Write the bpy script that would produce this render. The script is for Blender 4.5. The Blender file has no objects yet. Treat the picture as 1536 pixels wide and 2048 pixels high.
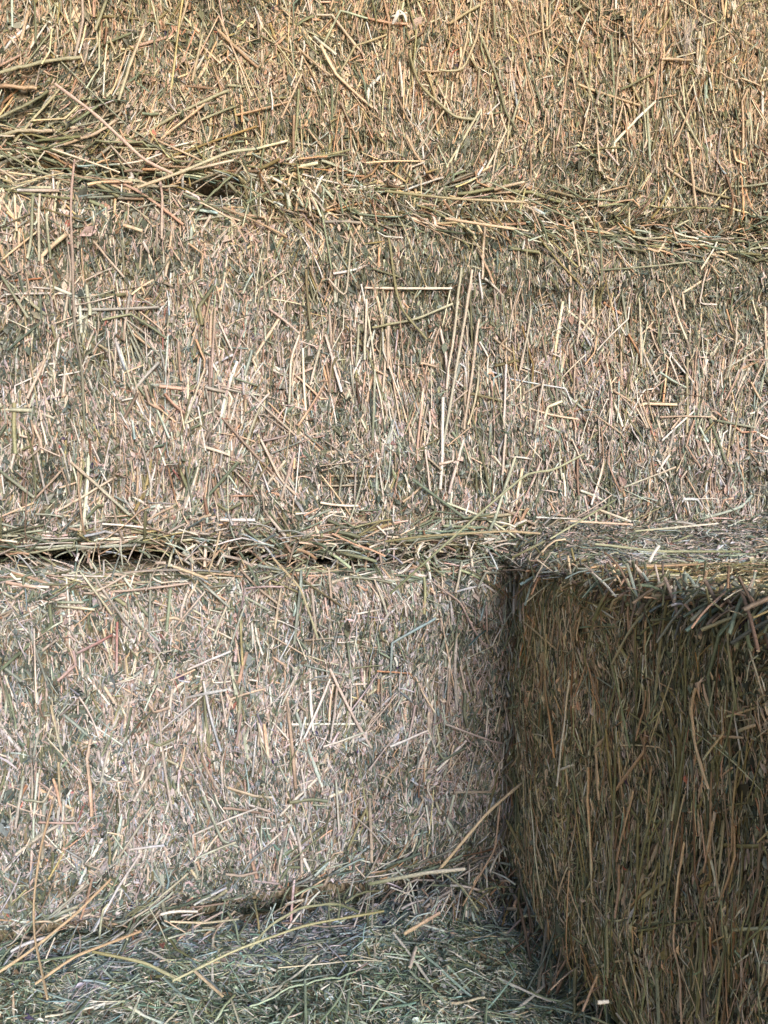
import bpy, math, random
import numpy as np
from mathutils import Vector
random.seed(7)
S = bpy.context.scene
COL = S.collection

# ------------------------------------------------------------------ camera, light, exposure
EYE = 0.885                      # height of the lens above the ground
CAMY = -0.85                     # distance of the lens from the wall of bales
YAW = math.radians(13.8)         # the camera looks a little to the right of square-on
PITCH = math.radians(-0.9)
FPX = 1500.0                     # focal length, in pixels of the 1536 x 2048 photograph
cam_d = bpy.data.cameras.new('camera'); cam = bpy.data.objects.new('camera', cam_d); COL.objects.link(cam)
cam.location = (0, CAMY, EYE)
cam.rotation_euler = (math.radians(90) + PITCH, 0, -YAW)
cam_d.sensor_fit = 'VERTICAL'; cam_d.sensor_height = 36; cam_d.lens = FPX / 2048 * 36
cam_d.clip_start = 0.01; cam_d.clip_end = 500
S.camera = cam

w = bpy.data.worlds.new('World'); S.world = w; w.use_nodes = True
nt = w.node_tree; bg = nt.nodes['Background']
sky = nt.nodes.new('ShaderNodeTexSky'); sky.sky_type = 'NISHITA'; sky.sun_disc = False
SUN_EL, SUN_AZ = math.radians(19), math.radians(10)      # azimuth: to the right of the wall's normal
sky.sun_elevation = SUN_EL
sky.dust_density = 4.0; sky.air_density = 1.0; sky.ozone_density = 0.6
nt.links.new(sky.outputs[0], bg.inputs[0]); bg.inputs[1].default_value = 0.078
sd = bpy.data.lights.new('sun', 'SUN'); so = bpy.data.objects.new('sun', sd); COL.objects.link(so)
sd.energy = 1.5; sd.angle = math.radians(21); sd.color = (1.0, 0.97, 0.945)
sdir = Vector((math.sin(SUN_AZ) * math.cos(SUN_EL), -math.cos(SUN_AZ) * math.cos(SUN_EL), math.sin(SUN_EL)))  # towards the sun
so.rotation_euler = sdir.to_track_quat('Z', 'Y').to_euler()
so.location = (1, -3, 3)
sky.sun_rotation = math.atan2(sdir.x, sdir.y)
S.view_settings.view_transform = 'Standard'; S.view_settings.look = 'None'
S.view_settings.gamma = 1; S.view_settings.use_curve_mapping = False
S.view_settings.exposure = 0.82
S.render.engine = 'CYCLES'

# ------------------------------------------------------------------ helpers
def tag(o, label=None, cat=None, group=None, kind=None):
    if label: o['label'] = label
    if cat: o['category'] = cat
    if group: o['group'] = group
    if kind: o['kind'] = kind
    return o

R_ = np.array([math.cos(YAW), -math.sin(YAW), 0.0])
F_ = np.array([math.sin(YAW) * math.cos(PITCH), math.cos(YAW) * math.cos(PITCH), math.sin(PITCH)])
U_ = np.cross(R_, F_)
C_ = np.array([0, CAMY, EYE])
def in_view(P, m=0.08):
    d = P - C_
    z = d @ F_; z = np.where(z < 1e-3, 1e-3, z)
    x = (d @ R_) / z * FPX / 768; y = (d @ U_) / z * FPX / 1024
    return (np.abs(x) < 1 + m) & (np.abs(y) < 1 + m) & (d @ F_ > 0.05)
def ray(px, py):
    return F_ + R_ * (px - 768) / FPX - U_ * (py - 1024) / FPX
def on_plane(px, py, ax, val):
    r = ray(px, py); return C_ + r * (val - C_[ax]) / r[ax]

def nrm(v): return v / np.maximum(np.linalg.norm(v, axis=-1, keepdims=True), 1e-9)
def vnoise(P, f, seed):
    Q = P * f + seed * 17.31 + 1000.0
    I = np.floor(Q).astype(np.int64); W = Q - I; W = W * W * (3 - 2 * W)
    def h(a, b, c):
        n = (a * 73856093) ^ (b * 19349663) ^ (c * 83492791) ^ (seed * 2654435)
        n = (n ^ (n >> 13)) * 1274126177 & 0x7fffffff
        return ((n ^ (n >> 16)) & 0xffff) / 65535.0
    r = 0
    for dx in (0, 1):
        for dy in (0, 1):
            for dz in (0, 1):
                wt = (W[..., 0] if dx else 1 - W[..., 0]) * (W[..., 1] if dy else 1 - W[..., 1]) * (W[..., 2] if dz else 1 - W[..., 2])
                r = r + wt * h(I[..., 0] + dx, I[..., 1] + dy, I[..., 2] + dz)
    return r * 2 - 1

def mesh_obj(name, V, quads, tris, VC, m, parent=None, smooth=True, origin=None):
    o3 = np.zeros(3) if origin is None else np.asarray(origin)
    me = bpy.data.meshes.new(name)
    nq, nt_ = len(quads), len(tris)
    me.vertices.add(len(V)); me.vertices.foreach_set('co', (V - o3).astype(np.float32).ravel())
    li = np.concatenate([np.asarray(quads, dtype=np.int32).reshape(-1), np.asarray(tris, dtype=np.int32).reshape(-1)])
    me.loops.add(len(li)); me.loops.foreach_set('vertex_index', li)
    ls = np.concatenate([np.arange(nq) * 4, nq * 4 + np.arange(nt_) * 3]).astype(np.int32)
    me.polygons.add(nq + nt_); me.polygons.foreach_set('loop_start', ls)
    me.polygons.foreach_set('use_smooth', np.full(nq + nt_, smooth, dtype=bool))
    if VC is not None:
        ca = me.color_attributes.new('tint', 'FLOAT_COLOR', 'POINT')
        ca.data.foreach_set('color', np.concatenate([VC, np.ones((len(VC), 1))], 1).astype(np.float32).ravel())
    me.update(calc_edges=True)
    me.materials.append(m)
    o = bpy.data.objects.new(name, me); COL.objects.link(o)
    if parent: o.parent = parent
    elif origin is not None: o.location = origin
    return o

# ------------------------------------------------------------------ materials
def hay_mat(name, rough, spec, fine, transl=0.0, bump=0.3):
    m = bpy.data.materials.new(name); m.use_nodes = True; t = m.node_tree; b = t.nodes['Principled BSDF']
    a = t.nodes.new('ShaderNodeAttribute'); a.attribute_name = 'tint'
    g = t.nodes.new('ShaderNodeNewGeometry')
    n1 = t.nodes.new('ShaderNodeTexNoise'); n1.inputs['Scale'].default_value = fine; n1.inputs['Detail'].default_value = 4
    n1.inputs['Roughness'].default_value = 0.7
    t.links.new(g.outputs['Position'], n1.inputs['Vector'])
    r = t.nodes.new('ShaderNodeMapRange'); r.inputs[1].default_value = 0.25; r.inputs[2].default_value = 0.75
    r.inputs[3].default_value = 0.62; r.inputs[4].default_value = 1.3
    t.links.new(n1.outputs['Fac'], r.inputs[0])
    mx = t.nodes.new('ShaderNodeVectorMath'); mx.operation = 'SCALE'
    t.links.new(a.outputs['Color'], mx.inputs[0]); t.links.new(r.outputs[0], mx.inputs['Scale'])
    t.links.new(mx.outputs[0], b.inputs['Base Color'])
    b.inputs['Roughness'].default_value = rough; b.inputs['Specular IOR Level'].default_value = spec
    bp = t.nodes.new('ShaderNodeBump'); bp.inputs['Strength'].default_value = bump; bp.inputs['Distance'].default_value = 0.0006
    t.links.new(n1.outputs['Fac'], bp.inputs['Height']); t.links.new(bp.outputs[0], b.inputs['Normal'])
    return m
M_STEM = hay_mat('dry_stem', 0.5, 0.45, 420, bump=0.4)
M_LEAF = hay_mat('dry_leaf', 0.6, 0.35, 600, bump=0.6)

def core_mat():
    m = bpy.data.materials.new('packed_hay'); m.use_nodes = True; t = m.node_tree; b = t.nodes['Principled BSDF']
    g = t.nodes.new('ShaderNodeNewGeometry')
    mp = t.nodes.new('ShaderNodeMapping'); mp.inputs['Scale'].default_value = (1, 1, 0.25)
    t.links.new(g.outputs['Position'], mp.inputs[0])
    n = t.nodes.new('ShaderNodeTexNoise'); n.inputs['Scale'].default_value = 320; n.inputs['Detail'].default_value = 5
    t.links.new(mp.outputs[0], n.inputs['Vector'])
    cr = t.nodes.new('ShaderNodeValToRGB')
    cr.color_ramp.elements[0].position = 0.35; cr.color_ramp.elements[0].color = (0.07, 0.07, 0.05, 1)
    cr.color_ramp.elements[1].position = 0.68; cr.color_ramp.elements[1].color = (0.34, 0.285, 0.21, 1)
    t.links.new(n.outputs['Fac'], cr.inputs[0]); t.links.new(cr.outputs[0], b.inputs['Base Color'])
    b.inputs['Roughness'].default_value = 0.85
    bp = t.nodes.new('ShaderNodeBump'); bp.inputs['Strength'].default_value = 0.8; bp.inputs['Distance'].default_value = 0.002
    t.links.new(n.outputs['Fac'], bp.inputs['Height']); t.links.new(bp.outputs[0], b.inputs['Normal'])
    return m
M_CORE = core_mat()
def ground_mat():
    m = bpy.data.materials.new('dusty_ground'); m.use_nodes = True; t = m.node_tree; b = t.nodes['Principled BSDF']
    n = t.nodes.new('ShaderNodeTexNoise'); n.inputs['Scale'].default_value = 9; n.inputs['Detail'].default_value = 8
    g = t.nodes.new('ShaderNodeNewGeometry'); t.links.new(g.outputs['Position'], n.inputs['Vector'])
    cr = t.nodes.new('ShaderNodeValToRGB')
    cr.color_ramp.elements[0].color = (0.16, 0.125, 0.085, 1); cr.color_ramp.elements[1].color = (0.3, 0.25, 0.18, 1)
    t.links.new(n.outputs['Fac'], cr.inputs[0]); t.links.new(cr.outputs[0], b.inputs['Base Color'])
    b.inputs['Roughness'].default_value = 0.95
    bp = t.nodes.new('ShaderNodeBump'); bp.inputs['Strength'].default_value = 0.5; t.links.new(n.outputs['Fac'], bp.inputs['Height'])
    t.links.new(bp.outputs[0], b.inputs['Normal'])
    return m

# ------------------------------------------------------------------ palettes (base colours of the dry plant)
PAL = {
 'cream': (0.68, 0.59, 0.47), 'straw': (0.55, 0.45, 0.32), 'tan': (0.42, 0.31, 0.22), 'palegreen': (0.45, 0.475, 0.345),
 'green': (0.19, 0.225, 0.14), 'olive': (0.235, 0.23, 0.12), 'dark': (0.055, 0.062, 0.046), 'leaf': (0.115, 0.142, 0.108),
 'grey': (0.24, 0.26, 0.215), 'pink': (0.58, 0.44, 0.38), 'red': (0.42, 0.18, 0.14), 'purple': (0.07, 0.055, 0.11),
 'white': (0.80, 0.785, 0.74), 'brown': (0.22, 0.15, 0.10), 'chaff': (0.58, 0.485, 0.415)}
KEYS = list(PAL); PARR = np.array([PAL[k] for k in KEYS])
def pick(rng, n, table):
    ks = list(table); p = np.array([table[k] for k in ks], float); p /= p.sum()
    idx = rng.choice(len(ks), n, p=p); ids = np.array([KEYS.index(k) for k in ks])[idx]
    c = PARR[ids] * np.exp(rng.normal(0, 0.24, (n, 1))) * np.exp(rng.normal(0, 0.06, (n, 1)) * np.array([1, 0, -1.2])) * np.exp(rng.normal(0, 0.015, (n, 3)))
    return np.clip(c, 0.01, 0.85)
STEM_T = dict(cream=30, straw=20, palegreen=22, green=12, olive=7, tan=7, pink=3, white=1.5, brown=2)
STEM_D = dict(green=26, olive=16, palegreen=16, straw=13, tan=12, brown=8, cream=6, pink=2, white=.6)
STEM_E = dict(palegreen=30, green=24, grey=16, cream=14, straw=8, white=3, olive=6, tan=2)
CHIP_PALE = dict(cream=24, chaff=32, straw=16, pink=10, palegreen=9, green=6, leaf=4, tan=6, white=2, red=1)
CHIP_DARK = dict(cream=10, chaff=14, palegreen=14, green=16, leaf=22, grey=18, olive=8, dark=7, brown=4, pink=5)
LEAF_PALE = dict(chaff=36, pink=11, grey=20, leaf=12, palegreen=8, green=5, dark=3, cream=12, purple=.6, red=.8)
LEAF_DARK = dict(leaf=40, dark=20, grey=30, green=14, olive=4, brown=4, chaff=5, purple=.6)

# ------------------------------------------------------------------ geometry of hay pieces
SR = np.random.default_rng(99)
def tubes(P, N, wid, flat, C, m=5, cap=True, capC=None, taper=None):
    """P (n,k,3) centre lines, N (n,k,3) surface normals, wid (n,), C (n,k,3)"""
    n, k, _ = P.shape
    T = np.empty_like(P); T[:, 1:-1] = P[:, 2:] - P[:, :-2]; T[:, 0] = P[:, 1] - P[:, 0]; T[:, -1] = P[:, -1] - P[:, -2]
    T = nrm(T); B = nrm(np.cross(T, N)); Q = np.cross(B, T)
    a = np.arange(m) * 2 * math.pi / m + 0.3
    rad = (wid[:, None] * 0.5) * (np.ones((1, k)) if taper is None else taper)
    ring = P[:, :, None, :] + rad[:, :, None, None] * (np.cos(a)[None, None, :, None] * B[:, :, None, :] +
            flat * np.sin(a)[None, None, :, None] * Q[:, :, None, :])
    V = ring.reshape(-1, 3)
    st = np.exp(SR.normal(0, .16, (n, 1, m, 1)) + SR.normal(0, .05, (n, k, m, 1)))
    VC = np.clip(C[:, :, None, :] * st, .008, .85).reshape(-1, 3)
    i = np.arange(n)[:, None, None] * k * m; r = np.arange(k - 1)[None, :, None] * m; j = np.arange(m)[None, None, :]
    j2 = (j + 1) % m
    quads = np.stack([i + r + j, i + r + j2, i + r + m + j2, i + r + m + j], -1).reshape(-1, 4)
    tris = np.zeros((0, 3), int)
    if cap:
        off = len(V); ends = np.stack([ring[:, 0], ring[:, -1]], 1)      # n,2,m,3
        cc = (C[:, [0, -1]] * 0.6 + np.array([0.62, 0.57, 0.42]) * 0.4) if capC is None else capC
        V = np.concatenate([V, ends.reshape(-1, 3)]); VC = np.concatenate([VC, np.repeat(cc, m, axis=1).reshape(-1, 3)])
        b = off + np.arange(n * 2)[:, None] * m
        tris = np.concatenate([np.stack([b[:, 0], b[:, 0] + q, b[:, 0] + q + 1], -1) for q in range(1, m - 1)])
    return V, quads, tris, VC

def strips(P, N, wid, C, ridge=0.35):
    """open roof-shaped slivers, 3 verts per section"""
    n, k, _ = P.shape
    T = np.empty_like(P); T[:, 1:-1] = P[:, 2:] - P[:, :-2]; T[:, 0] = P[:, 1] - P[:, 0]; T[:, -1] = P[:, -1] - P[:, -2]
    T = nrm(T); B = nrm(np.cross(T, N)); Q = np.cross(B, T)
    tp = np.ones(k); tp[0] = 0.55; tp[-1] = 0.3
    h = (wid[:, None] * 0.5 * tp[None])[:, :, None]
    X = np.stack([P - B * h, P + Q * h * 2 * ridge, P + B * h], 2)
    V = X.reshape(-1, 3); VC = np.repeat(C, 3, axis=1).reshape(-1, 3)
    i = np.arange(n)[:, None, None] * k * 3; r = np.arange(k - 1)[None, :, None] * 3; j = np.arange(2)[None, None, :]
    quads = np.stack([i + r + j, i + r + j + 1, i + r + j + 4, i + r + j + 3], -1).reshape(-1, 4)
    return V, quads, np.zeros((0, 3), int), VC

def leaves(p, t, n, L, W, fold, C):
    b = nrm(np.cross(t, n)); q = np.cross(b, t)
    L_, W_ = L[:, None], W[:, None]; f = fold[:, None]
    V = np.stack([p - t * L_ * .5, p - t * L_ * .05 - b * W_ * .5 + q * W_ * f, p + t * L_ * .22 - b * W_ * .38 + q * W_ * f * .8,
                  p + t * L_ * .5 - q * W_ * f, p + t * L_ * .22 + b * W_ * .38 + q * W_ * f * .8, p - t * L_ * .05 + b * W_ * .5 + q * W_ * f, p], 1)
    i = np.arange(len(p))[:, None] * 7
    tr = np.array([[0, 5, 6], [5, 4, 6], [4, 3, 6], [3, 2, 6], [2, 1, 6], [1, 0, 6]])
    tris = (i[:, None] + tr[None]).reshape(-1, 3)
    sh = np.array([.9, 1, 1, .95, 1, 1, .85])
    VC = (C[:, None] * sh[None, :, None]).reshape(-1, 3)
    return V.reshape(-1, 3), np.zeros((0, 4), int), tris, VC

def sag(P):
    """the whole stack is a little out of true: seams and corners wander by some millimetres"""
    W = np.zeros_like(P); Q = P * np.array([1, 1, .35])
    W[..., 2] = 0.0065 * vnoise(Q, 5, 301) + 0.0030 * vnoise(Q, 17, 302)
    W[..., 0] = (0.0065 * vnoise(P, 6, 303) + 0.0035 * vnoise(P, 21, 304)) * (P[..., 1] > -10)
    return W

def light_tint(s, P):
    """hay tint with painted light: warm high up, cool low down, in soft patches"""
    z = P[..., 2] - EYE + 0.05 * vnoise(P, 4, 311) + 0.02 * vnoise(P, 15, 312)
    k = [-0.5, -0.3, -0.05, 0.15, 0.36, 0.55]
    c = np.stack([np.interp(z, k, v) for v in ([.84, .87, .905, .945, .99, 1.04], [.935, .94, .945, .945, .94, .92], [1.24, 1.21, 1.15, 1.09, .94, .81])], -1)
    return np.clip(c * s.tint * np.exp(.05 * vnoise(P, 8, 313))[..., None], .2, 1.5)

class Bale:
    """rounded, slightly lumpy box that every piece of hay is laid on"""
    def __init__(s, lo, hi, seed, axis=0, r=0.026, dens=None, groove=(0.62, -0.66), sway=0.30, wild=0.25, long=1.0, leafy=0.5, spots=(), tint=(1, 1, 1), turn=()):
        s.turn = turn
        s.lo = np.array(lo, float); s.hi = np.array(hi, float); s.c = (s.lo + s.hi) / 2; s.h = (s.hi - s.lo) / 2
        s.seed = seed; s.axis = axis; s.r = r; s.dens = dens or {}; s.groove = groove
        s.sway = sway; s.wild = wild; s.long = long; s.leafy = leafy; s.spots = spots; s.tint = np.array(tint)
        s.base = (s.c[0], s.c[1], s.lo[2])
    def frame(s, P):
        P = P - sag(P); d = P - s.c; inner = s.h - s.r
        q = np.clip(d, -inner, inner); e = d - q
        # inside points are pushed to the nearest face first
        ins = np.linalg.norm(e, axis=-1) < 1e-6
        if ins.any():
            g = (s.h - np.abs(d)); k = np.argmin(g, -1)
            ii = np.nonzero(ins)
            e[ii + (k[ii],)] = np.sign(d[ii + (k[ii],)]) * 1e-3
            q[ii + (k[ii],)] = np.sign(d[ii + (k[ii],)]) * inner[k[ii]]
        n = nrm(e)
        base = s.c + q + n * s.r
        D = s.disp(base, n)
        F = base + n * D[..., None]; return F + sag(F), n
    def disp(s, B, n):
        d = (B - s.c) / s.h
        side = 1 - n[..., 2] ** 2
        D = 0.010 * side * (1 - np.clip(np.abs(d[..., 2]), 0, 1) ** 4)
        for gz in s.groove:
            wob = 0.05 * vnoise(B, 5, s.seed + 5)
            D = D - 0.0075 * side * np.exp(-((d[..., 2] - gz + wob) * s.h[2] / 0.011) ** 2) * (0.6 + 0.4 * vnoise(B, 9, s.seed + 6))
        D = D + 0.0095 * vnoise(B, 9, s.seed + 1) + 0.0060 * vnoise(B, 26, s.seed + 2) + 0.0030 * vnoise(B, 75, s.seed + 3)
        lowf = np.clip((-d[..., 2] - .74) / .26, 0, 1); D = D - s.under * side * lowf ** 2 * (1 + .35 * vnoise(B, 5, s.seed + 9))
        Bs = B * np.array([1, 1, .35])
        D = D - 0.0055 * np.exp(-(vnoise(Bs, 34, s.seed + 7) / 0.07) ** 2) * (vnoise(B, 12, s.seed + 8) > 0.0)
        D = D + 0.0012 * vnoise(B, 190, s.seed + 4)
        return D * s.relief
    def leafiness(s, P):
        Q = P * np.array([1, 1, .45]); L = s.leafy + 0.30 * vnoise(P, 11, s.seed + 11) + 0.30 * vnoise(Q, 40, s.seed + 12) + .2 * vnoise(Q, 110, s.seed + 13) + .22 * vnoise(P * np.array([1, 1, .12]), 24, s.seed + 14)
        d = (P - s.c) / s.h
        for gz in s.groove:
            L = L + 0.35 * np.exp(-((d[..., 2] - gz) * s.h[2] / 0.014) ** 2) * (np.abs(d[..., 1]) > .8)
        L = L + 0.30 * np.exp(-((1 - np.abs(d[..., 2])) * s.h[2] / 0.03) ** 2)
        for (x, z, rr, a) in s.spots:
            L = L + a * np.exp(-((P[..., 0] - x) ** 2 + (P[..., 2] - z) ** 2) / rr ** 2)
        return np.clip(L, 0, 1)
    def axes(s, n):
        ax = np.zeros(n.shape); ax[..., s.axis] = 1
        oth = np.zeros(n.shape); oth[..., 1 - s.axis] = 1
        bad = np.abs(n[..., s.axis]) > 0.85
        ax = np.where(bad[..., None], oth, ax)
        u = nrm(ax - n * (ax * n).sum(-1, keepdims=True))       # lengthwise
        v = np.cross(n, u); v = np.where(v[..., 2:3] < 0, -v, v)  # up the face
        return u, v
    def angle(s, P, n):
        d = (P - s.c) / s.h
        a = s.sway * (vnoise(P, 6, s.seed + 21) + 0.6 * vnoise(P, 19, s.seed + 22))
        e = np.exp(-((1 - np.abs(d[..., 2])) * s.h[2] / 0.032) ** 2)
        for (x, z, rr, t) in s.turn: a = a + t * np.exp(-((P[..., 0] - x) ** 2 + (P[..., 2] - z) ** 2) / rr ** 2)
        return a + e * (0.75 + 0.6 * vnoise(P, 7, s.seed + 23)) * np.where(d[..., 2] < 0, -1, 1) * s.edge
    edge = -1.0
    edges = ((-1, 560, .020, .004), (1, 380, .016, .004))
    full = staticmethod(lambda P: P[:, 0] > 9)
    turn = (); under = 0.006; stalky = 1.0; thin = 1.0; lean = 0.0; relief = 1.0; stems = STEM_T
    def mess(s, P):
        d = (P - s.c) / s.h
        e = np.exp(-((1 - np.abs(d[..., 2])) * s.h[2] / 0.040) ** 2)
        return 0.65 * e + 0.55 * np.clip(vnoise(P, 10, s.seed + 31) * 2 - .1, 0, 1)
    def sample(s, rng, density, margin=0.0):
        out = []
        for (ax, sg), k in s.dens.items():
            o = [i for i in range(3) if i != ax]
            area = 4 * s.h[o[0]] * s.h[o[1]]
            m = int(area * density * k)
            P = np.empty((m, 3)); P[:, ax] = s.c[ax] + sg * s.h[ax]
            for i in o: P[:, i] = s.c[i] + rng.uniform(-1, 1, m) * s.h[i]
            v = in_view(P); P = P[v | (rng.random(m) < 0.22)]
            out.append(P)
        return np.concatenate(out)

class Drift:
    """loose hay that has collected on a ledge against the bales above it"""
    def __init__(s, x0, x1, y0, width, z0, H, seed, leafy=0.5):
        s.x0, s.x1, s.y0, s.w, s.z0, s.H, s.seed, s.leafy = x0, x1, y0, width, z0, H, seed, leafy
        s.base = ((x0 + x1) / 2, y0 - width / 2, z0); s.tint = np.ones(3); s.long = 1.0; s.wild = 0.9; s.stalky = 1.0; s.thin = 1.0; s.stems = STEM_E; s.boost = 0.0
    def frame(s, P):
        def hgt(x, y):
            t = np.clip(1 - (s.y0 - y) / s.w, 0, 1.3)
            Q = np.stack([x, y, np.zeros_like(x)], -1)
            ends = np.clip((x - s.x0) / 0.05, 0, 1) * np.clip((s.x1 - x) / 0.05, 0, 1)
            return s.z0 - 0.006 + s.H * t ** 1.4 * ends * (1 + s.boost * np.exp(-((x - XC) / .09) ** 2)) * (1 + .4 * vnoise(Q, 9, s.seed)) + 0.005 * vnoise(Q, 28, s.seed + 1) + 0.0025 * vnoise(Q, 80, s.seed + 2)
        x, y = P[..., 0], P[..., 1]; e = 0.004
        z = hgt(x, y); nx = -(hgt(x + e, y) - z) / e; ny = -(hgt(x, y + e) - z) / e
        return np.stack([x, y, z + sag(np.stack([x, y, z], -1))[..., 2]], -1), nrm(np.stack([nx, ny, np.ones_like(x)], -1))
    def leafiness(s, P): return np.clip(s.leafy + 0.3 * vnoise(P, 14, s.seed + 3), 0, 1)
    def axes(s, n):
        ax = np.zeros(n.shape); ax[..., 0] = 1
        u = nrm(ax - n * (ax * n).sum(-1, keepdims=True)); return u, np.cross(n, u)
    def mess(s, P): return 0.5 + 0 * P[..., 0]
    def angle(s, P, n): return 1.25 + 0.35 * vnoise(P, 7, s.seed + 4)
    def sample(s, rng, density):
        m = int((s.x1 - s.x0) * s.w * density)
        P = np.stack([rng.uniform(s.x0, s.x1, m), s.y0 - s.w * rng.random(m), np.full(m, s.z0)], -1)
        return P[in_view(P, .1) | (rng.random(m) < .3)]

def walk(s, rng, P0, th, L, k, lift0, lift1, kink=0.3, curl=0.25, fly=0.0):
    """lay centre lines of k points on surface s, starting at P0 with heading th from 'up the face'"""
    n = len(P0); P, N = s.frame(P0)
    pts = []; nrs = []
    bend = rng.normal(0, curl, n) / k; kk = rng.integers(1, k - 1, n) if k > 2 else np.zeros(n, int)
    kv = np.where(rng.random(n) < kink, rng.choice([-1, 1], n) * rng.uniform(.2, 1.3, n), 0)
    for i in range(k):
        f = i / (k - 1)
        bow = 4 * f * (1 - f)
        lf = lift0 * (1 - f) + lift1 * f + fly * bow
        pts.append(P + N * lf[:, None]); nrs.append(N)
        u, v = s.axes(N)
        th = th + bend + np.where(kk == i, kv, 0)
        step = (v * np.cos(th)[:, None] + u * np.sin(th)[:, None]) * (L / (k - 1))[:, None]
        # keep each stalk stiff: follow the surface only loosely
        P2, N2 = s.frame(P + step)
        P, N = P2, nrm(N * 0.5 + N2 * 0.5)
    pts = np.stack(pts, 1); nrs = np.stack(nrs, 1)
    if k > 3:                                     # a stalk is stiffer than the lumps it lies on
        h = ((pts - pts.mean(1, keepdims=True)) * nrs).sum(-1); fit = np.linspace(0, 1, k)[None]
        lin = h[:, :1] * (1 - fit) + h[:, -1:] * fit
        pts = pts + nrs * ((np.maximum(lin, lin + 0.35 * (h - lin)) - h) * 0.85)[..., None]
    return pts, nrs

def colour_along(rng, c, k):
    n = len(c); f = np.linspace(0, 1, k)[None, :, None]
    o = c * np.exp(rng.normal(0, 0.14, (n, 1)) * np.array([1, 0, -.8]) + rng.normal(0, .25, (n, 1)))
    C = c[:, None] * (1 - f) + o[:, None] * f
    return np.clip(C * np.exp(rng.normal(0, 0.13, (n, k, 1))), 0.01, 0.85)

def cover(s, rng, parent, nleaf, nchip, nstem, origin):
    # leaf litter
    P = s.sample(rng, nleaf); n = len(P); pos, N = s.frame(P); u, v = s.axes(N)
    L = s.leafiness(pos); dk = rng.random(n) < L
    th = s.angle(pos, N) + rng.normal(0, 0.7, n)
    t = v * np.cos(th)[:, None] + u * np.sin(th)[:, None]
    t = nrm(t + N * rng.normal(0, 0.28, (n, 1)))
    nn = nrm(N + rng.normal(0, 0.38, (n, 3)))
    pos = pos + N * rng.normal(-0.0008, 0.0013, (n, 1))
    C = np.where(dk[:, None], pick(rng, n, LEAF_DARK), pick(rng, n, LEAF_PALE)) * light_tint(s, pos)
    ll = rng.lognormal(math.log(0.0053), 0.45, n); ww = ll * rng.uniform(0.22, 0.55, n)
    out1 = leaves(pos, t, nn, ll, ww, rng.uniform(-.1, .45, n), C)
    lf = mesh_obj('leaf_litter', *out1, M_LEAF, parent, smooth=False, origin=origin); tag(lf, kind='stuff')
    # slivers and chaff
    P = s.sample(rng, nchip); n = len(P); pos, N = s.frame(P)
    L = s.leafiness(pos); dk = rng.random(n) < L
    th = s.angle(pos, N) + np.where(rng.random(n) < s.wild, rng.normal(0, 1.0, n), rng.normal(0, 0.25, n)) + s.mess(pos) * rng.normal(0, 1, n)
    ln = rng.lognormal(math.log(0.0110), 0.5, n); lift = rng.normal(0.0002, 0.0012, n)
    pts, nr = walk(s, rng, P, th, ln, 3, lift, lift + rng.normal(0, 0.0012, n), kink=0.2)
    C = np.where(dk[:, None], pick(rng, n, CHIP_DARK), pick(rng, n, CHIP_PALE)) * light_tint(s, pos)
    out2 = strips(pts, nr + rng.normal(0, .3, nr.shape), rng.lognormal(math.log(0.00102), 0.42, n), colour_along(rng, C, 3))
    cf = mesh_obj('chaff', *out2, M_STEM, parent, smooth=False, origin=origin); tag(cf, kind='stuff')
    # stalks
    P = s.sample(rng, nstem * .62 * s.stalky); n = len(P); pos, N = s.frame(P)
    keep = rng.random(n) < (1.25 - 1.05 * s.leafiness(pos)); P = P[keep]; n = len(P); pos, N = s.frame(P)
    th = s.angle(pos, N) + np.where(rng.random(n) < s.wild, rng.normal(0, 1.0, n), rng.normal(0, 0.16, n)) + s.mess(pos) * rng.normal(0, .9, n)
    # bundles of stalks that were folded in side by side
    m = int(n * .18); ib = rng.permutation(n)[:m]; cnt = rng.integers(2, 9, m); ir = np.repeat(ib, cnt)
    u, v = s.axes(N[ir]); tb = th[ir]
    al = v * np.cos(tb)[:, None] + u * np.sin(tb)[:, None]; ac = v * -np.sin(tb)[:, None] + u * np.cos(tb)[:, None]
    Pb = pos[ir] + al * rng.normal(0, .008, (len(ir), 1)) + ac * rng.normal(0, .0055, (len(ir), 1))
    P = np.concatenate([P, Pb]); th = np.concatenate([th, tb + rng.normal(0, .09, len(ir))])
    bun = np.r_[np.zeros(n, bool), np.ones(len(ir), bool)]; n = len(P); th = th + math.pi * (rng.random(n) < .5)
    ln = np.clip(rng.lognormal(math.log(0.021 * s.long), 0.55, n) * np.where(bun, 1.45, 1), 0.008, 0.11)
    wd = np.clip(rng.lognormal(math.log(0.0018), 0.40, n), 0.0010, 0.0044) * s.thin
    l0 = rng.normal(0.0007, 0.0013, n); l1 = l0 + rng.normal(0.0008, 0.0020, n)
    pts, nr = walk(s, rng, P, th, ln, 6, l0, l1, kink=0.30, curl=0.16)
    ok = ((nr[:, 0] * nr[:, -1]).sum(-1) > .8) | (rng.random(n) < .06); pts, nr, wd = pts[ok], nr[ok], wd[ok]; n = len(pts)
    C = pick(rng, n, s.stems) * light_tint(s, pts[:, 0])
    out3 = tubes(pts, nr + rng.normal(0, .25, (n, 1, 3)), wd, 0.5, colour_along(rng, C, 6), m=5)
    sf = mesh_obj('short_stalks', *out3, M_STEM, parent, smooth=True, origin=origin); tag(sf, kind='stuff')
    return lf, cf, sf

def stalk(name, pts, nr, wd, C, parent=None, origin=None):
    """one individual stalk: nodes along it, pale cut ends"""
    k = pts.shape[0]; tp = np.ones((1, k))
    for i in range(2, k - 1, 4): tp[0, i] = 1.22
    V = tubes(pts[None], nr[None], np.array([wd]), 0.75, C[None], m=7, taper=tp)
    return mesh_obj(name, *V, M_STEM, parent, smooth=True, origin=origin)

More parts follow.
